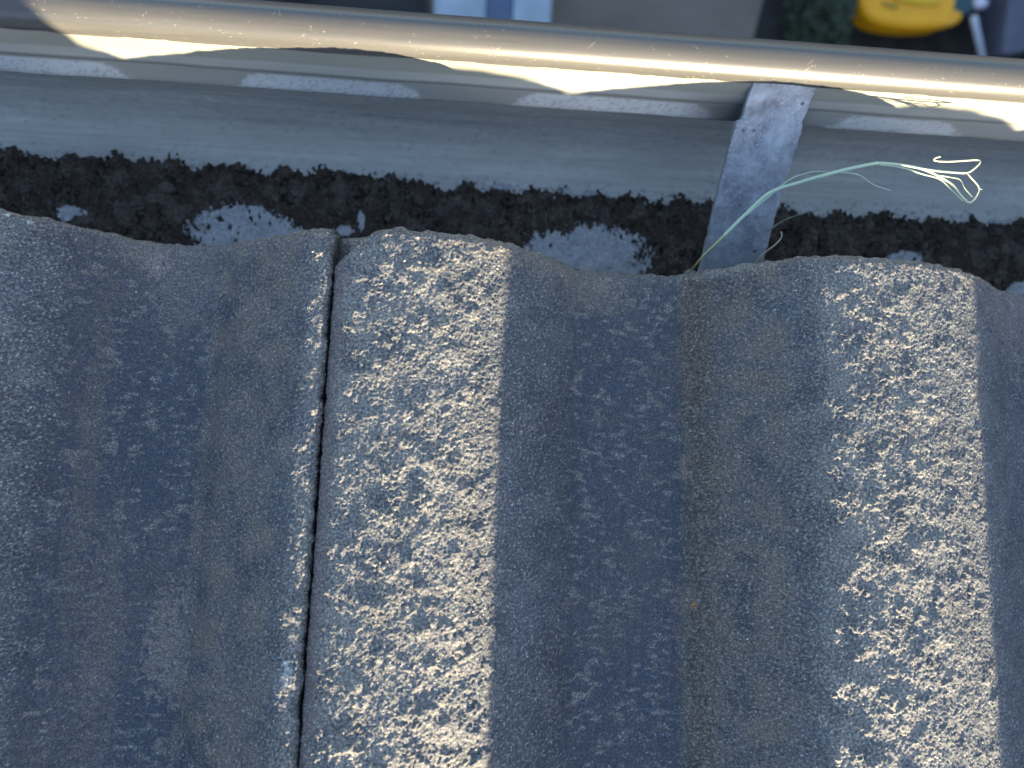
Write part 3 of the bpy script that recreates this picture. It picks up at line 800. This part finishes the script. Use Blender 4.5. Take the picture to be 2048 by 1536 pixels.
black = simple('deep_shade_black', (0.006, 0.006, 0.007), 0.7, 8)  # near-black sheet: deep shade of the yard put into its colour
tv = []
nx2, ny2 = 50, 40
for j in range(ny2):
    for i in range(nx2):
        xx = -0.40 + 0.80 * i / (nx2 - 1); yy = -0.45 + 0.95 * j / (ny2 - 1)
        tv.append((xx, yy, 0.03 + 0.015 * math.sin(13 * xx + 5 * yy) + 0.01 * math.sin(21 * yy)))
thing_mesh('shade_sheet', (tv, grid_faces(ny2, nx2).tolist()), black, (-0.60, 1.0, 0), 'black crumpled sheet standing in for deep shade left of the pale box', 'shade_sheet', True)
chip = thing_mesh('paper_scrap', rounded_slab([(-.06, -.03), (.05, -.04), (.06, .03), (-.04, .04)], 0, 0.012, 0.01), simple('scrap', (0.35, 0.36, 0.38)), (-0.68, 0.862, 0.048), 'small pale scrap on the black shade sheet at the top edge', 'scrap')

# pale box with a blue-grey channel
lightb = simple('pale_plastic', (0.30, 0.36, 0.42), 0.5, 9, 0.18)
midb = simple('slate_blue_plastic', (0.085, 0.12, 0.20), 0.5, 9, 0.15)
bx_ = empty('storage_box', (0.05, 1.02, 0))
tag(bx_, 'pale grey box with a blue-grey stripe down its middle, at the top edge', 'box')
for nm, (x0, x1, zt, mt) in (('lid', (-0.215, -0.028, 0.1, lightb)), ('stripe', (-0.026, 0.072, 0.088, midb)), ('lid', (0.074, 0.212, 0.1, lightb))):
    v, f = rounded_slab([(x0, -0.35), (x1, -0.35), (x1, 0.35), (x0, 0.35)], 0.0, zt, 0.012)
    mesh_obj(nm, np.array(v), f, mt, bx_, smooth=False)

# yellow container standing on a teal tray
YZ = 0.13
yb = empty('yellow_container', (1.46, 0.98, 0))
ymat = simple('yellow_plastic', (0.92, 0.41, 0.001), 0.35, 10, 0.06)
ydark = simple('yellow_plastic_rib', (0.70, 0.40, 0.004), 0.4, 10, 0.06)
def at_yard(pts): return [(x * 1.075 - 1.452, y * 1.075 - 0.945) for x, y in pts]
def soft_outline(pts, z0, z1, e=0.02):
    pts = [tuple(v)[:2] for v in spline([(x, y, 0) for x, y in pts] + [(pts[0][0], pts[0][1], 0)], 4)][:-1]
    m_ = len(pts); cx = sum(p[0] for p in pts) / m_; cy = sum(p[1] for p in pts) / m_
    V, F = [], []
    for ins, z in ((0, z0), (0, z1 - e), (e * 0.3, z1 - e * 0.3), (e, z1)):
        for x, y in pts:
            l = math.hypot(x - cx, y - cy); V.append((x - (x - cx) / l * ins, y - (y - cy) / l * ins, z))
    for k in range(3):
        for i in range(m_):
            F.append([k * m_ + i, k * m_ + (i + 1) % m_, (k + 1) * m_ + (i + 1) % m_, (k + 1) * m_ + i])
    F.append([3 * m_ + i for i in range(m_)]); F.append(list(range(m_))[::-1])
    return V, F
v, f = soft_outline(at_yard([(1.285, 0.93), (1.294, 0.84), (1.312, 0.795), (1.36, 0.766), (1.451, 0.755), (1.54, 0.759), (1.600, 0.768), (1.628, 0.784), (1.636, 0.83), (1.634, 0.93), (1.625, 1.12), (1.60, 1.20), (1.36, 1.20), (1.30, 1.14)]), 0.03, YZ)
mesh_obj('body', np.array(v), f, ymat, yb, smooth=False)
v, f = soft_outline(at_yard([(1.58, 0.83), (1.62, 0.834), (1.668, 0.826), (1.674, 0.806), (1.655, 0.786), (1.60, 0.775)]), 0.06, YZ - 0.015, 0.01)
mesh_obj('spout', np.array(v), f, ymat, yb, smooth=False)
v, f = soft_outline(at_yard([(1.41, 0.842), (1.50, 0.832), (1.57, 0.838), (1.57, 0.855), (1.50, 0.850), (1.41, 0.862)]), YZ - 0.004, YZ + 0.008, 0.004)
mesh_obj('rib', np.array(v), f, ydark, yb, smooth=False)
v, f = soft_outline(at_yard([(1.37, 0.824), (1.40, 0.816), (1.425, 0.815), (1.43, 0.826), (1.40, 0.832), (1.375, 0.836)]), YZ - 0.004, YZ + 0.005, 0.003)
mesh_obj('rib', np.array(v), f, simple('worn_yellow', (0.42, 0.24, 0.01), 0.5), yb, smooth=False)
tag(yb, 'bright yellow plastic container with rounded corners standing in the yard below', 'container')
teal = simple('teal_plastic', (0.05, 0.115, 0.13), 0.5, 8, 0.2)
thing_mesh('tray', rounded_slab([(-0.245, -0.10), (0.245, -0.02), (0.215, 0.35), (-0.28, 0.35)], 0.0, 0.05, 0.05, 8), teal, (1.66, 0.96, 0), 'dark teal tray under the yellow container', 'tray')

# slat left of it, pole with a pale knob right of it, dark slate box
greym = simple('grey_tube', (0.40, 0.42, 0.48), 0.4, 20, 0.1, metal=0.2)
thing_mesh('post', rounded_slab([(-0.016, 0.0), (0.016, 0.002), (0.0, 0.5), (-0.032, 0.5)], 0, 0.052, 0.006), greym, (1.388, 0.885, 0.0), 'short pale grey slat left of the yellow container', 'slat')
pl = empty('pole', (1.88, 0.84, 0.0))
tag(pl, 'thin grey pole with a pale knob, right of the yellow container', 'pole')
V, F = tube([(0.075, -0.13, 0.05), (0.04, -0.066, 0.10), (-0.047, 0.064, 0.14)], 0.0125, 12)
mesh_obj('shaft', np.array([tuple(v) for v in V]), F, greym, pl)
V, F = pebble(0.026, 9); V = [(x_ - 0.03, y_ + 0.11, z_ + 0.14) for x_, y_, z_ in V]
mesh_obj('knob', np.array(V), F, simple('knob', (0.50, 0.48, 0.6), 0.4), pl)
thing_mesh('crate', rounded_slab([(-0.075, -0.12), (0.3, -0.02), (0.3, 0.4), (-0.10, 0.4)], 0, 0.16, 0.015), simple('slate_crate', (0.075, 0.08, 0.115), 0.5, 9, 0.2), (2.03, 0.89, 0), 'dark slate blue crate at the upper right corner of the view', 'crate')
thing_mesh('black_strip', rounded_slab([(-0.03, -0.25), (0.03, -0.25), (0.02, 0.4), (-0.04, 0.4)], 0, 0.05, 0.006), simple('strip_black', (0.008, 0.008, 0.009), 0.8), (1.99, 0.94, 0.0), 'black strip lying between the grey pole and the slate crate', 'strip')  # flat black strip between pole and crate

# dark green plant beside the tray
lf = random.Random(3); V, F = [], []
for k in range(420):
    a_ = lf.uniform(0, 6.28); rr_ = lf.uniform(0, 1) ** 0.6
    cx_, cy_ = math.cos(a_) * rr_ * 0.17, math.sin(a_) * rr_ * 0.26; cz_ = 0.04 + 0.20 * (1 - rr_) * lf.random() + 0.03
    d = lf.uniform(0, 6.28); L = lf.uniform(.03, .06); W = L * 0.3; t = lf.uniform(-.3, .5)
    dx_, dy_ = math.cos(d), math.sin(d); b0 = len(V)
    cx_ = min(cx_, 0.06); V += [(cx_, cy_, cz_), (cx_ + dx_ * L / 2 - dy_ * W, cy_ + dy_ * L / 2 + dx_ * W, cz_ + t * L / 2 + .004),
          (cx_ + dx_ * L, cy_ + dy_ * L, cz_ + t * L * .6), (cx_ + dx_ * L / 2 + dy_ * W, cy_ + dy_ * L / 2 - dx_ * W, cz_ + t * L / 2 + .004)]
    F.append([b0, b0 + 1, b0 + 2, b0 + 3])
pt = empty('plant', (1.29, 0.93, 0.0))
tag(pt, 'low dark green leafy plant left of the yellow container', 'plant')
mesh_obj('foliage', np.array(V), F, simple('leaf', (0.012, 0.028, 0.008), 0.6, 30, 0.5), pt, smooth=False)
V, F = merge(*[tube([(0, 0, 0), (0.03 * math.cos(g), 0.04 * math.sin(g), 0.07), (0.10 * math.cos(g), 0.14 * math.sin(g), 0.13)], [.006, .005, .003], 6) for g in (0.4, 1.7, 3.0, 4.4, 5.5)])
mesh_obj('stem', np.array([tuple(v) for v in V]), F, simple('stem_bark', (0.05, 0.05, 0.03)), pt)
dk = simple('damp_earth', (0.022, 0.020, 0.018), 0.95, 14, 0.5)
ev = [(1.02, 0.55, 0.004), (2.6, 0.55, 0.004), (2.6, 1.6, 0.004), (1.18, 1.6, 0.004)]
o = mesh_obj('earth_bed', np.array(ev), [[0, 1, 2, 3]], dk, smooth=False); tag(o, kind='structure')
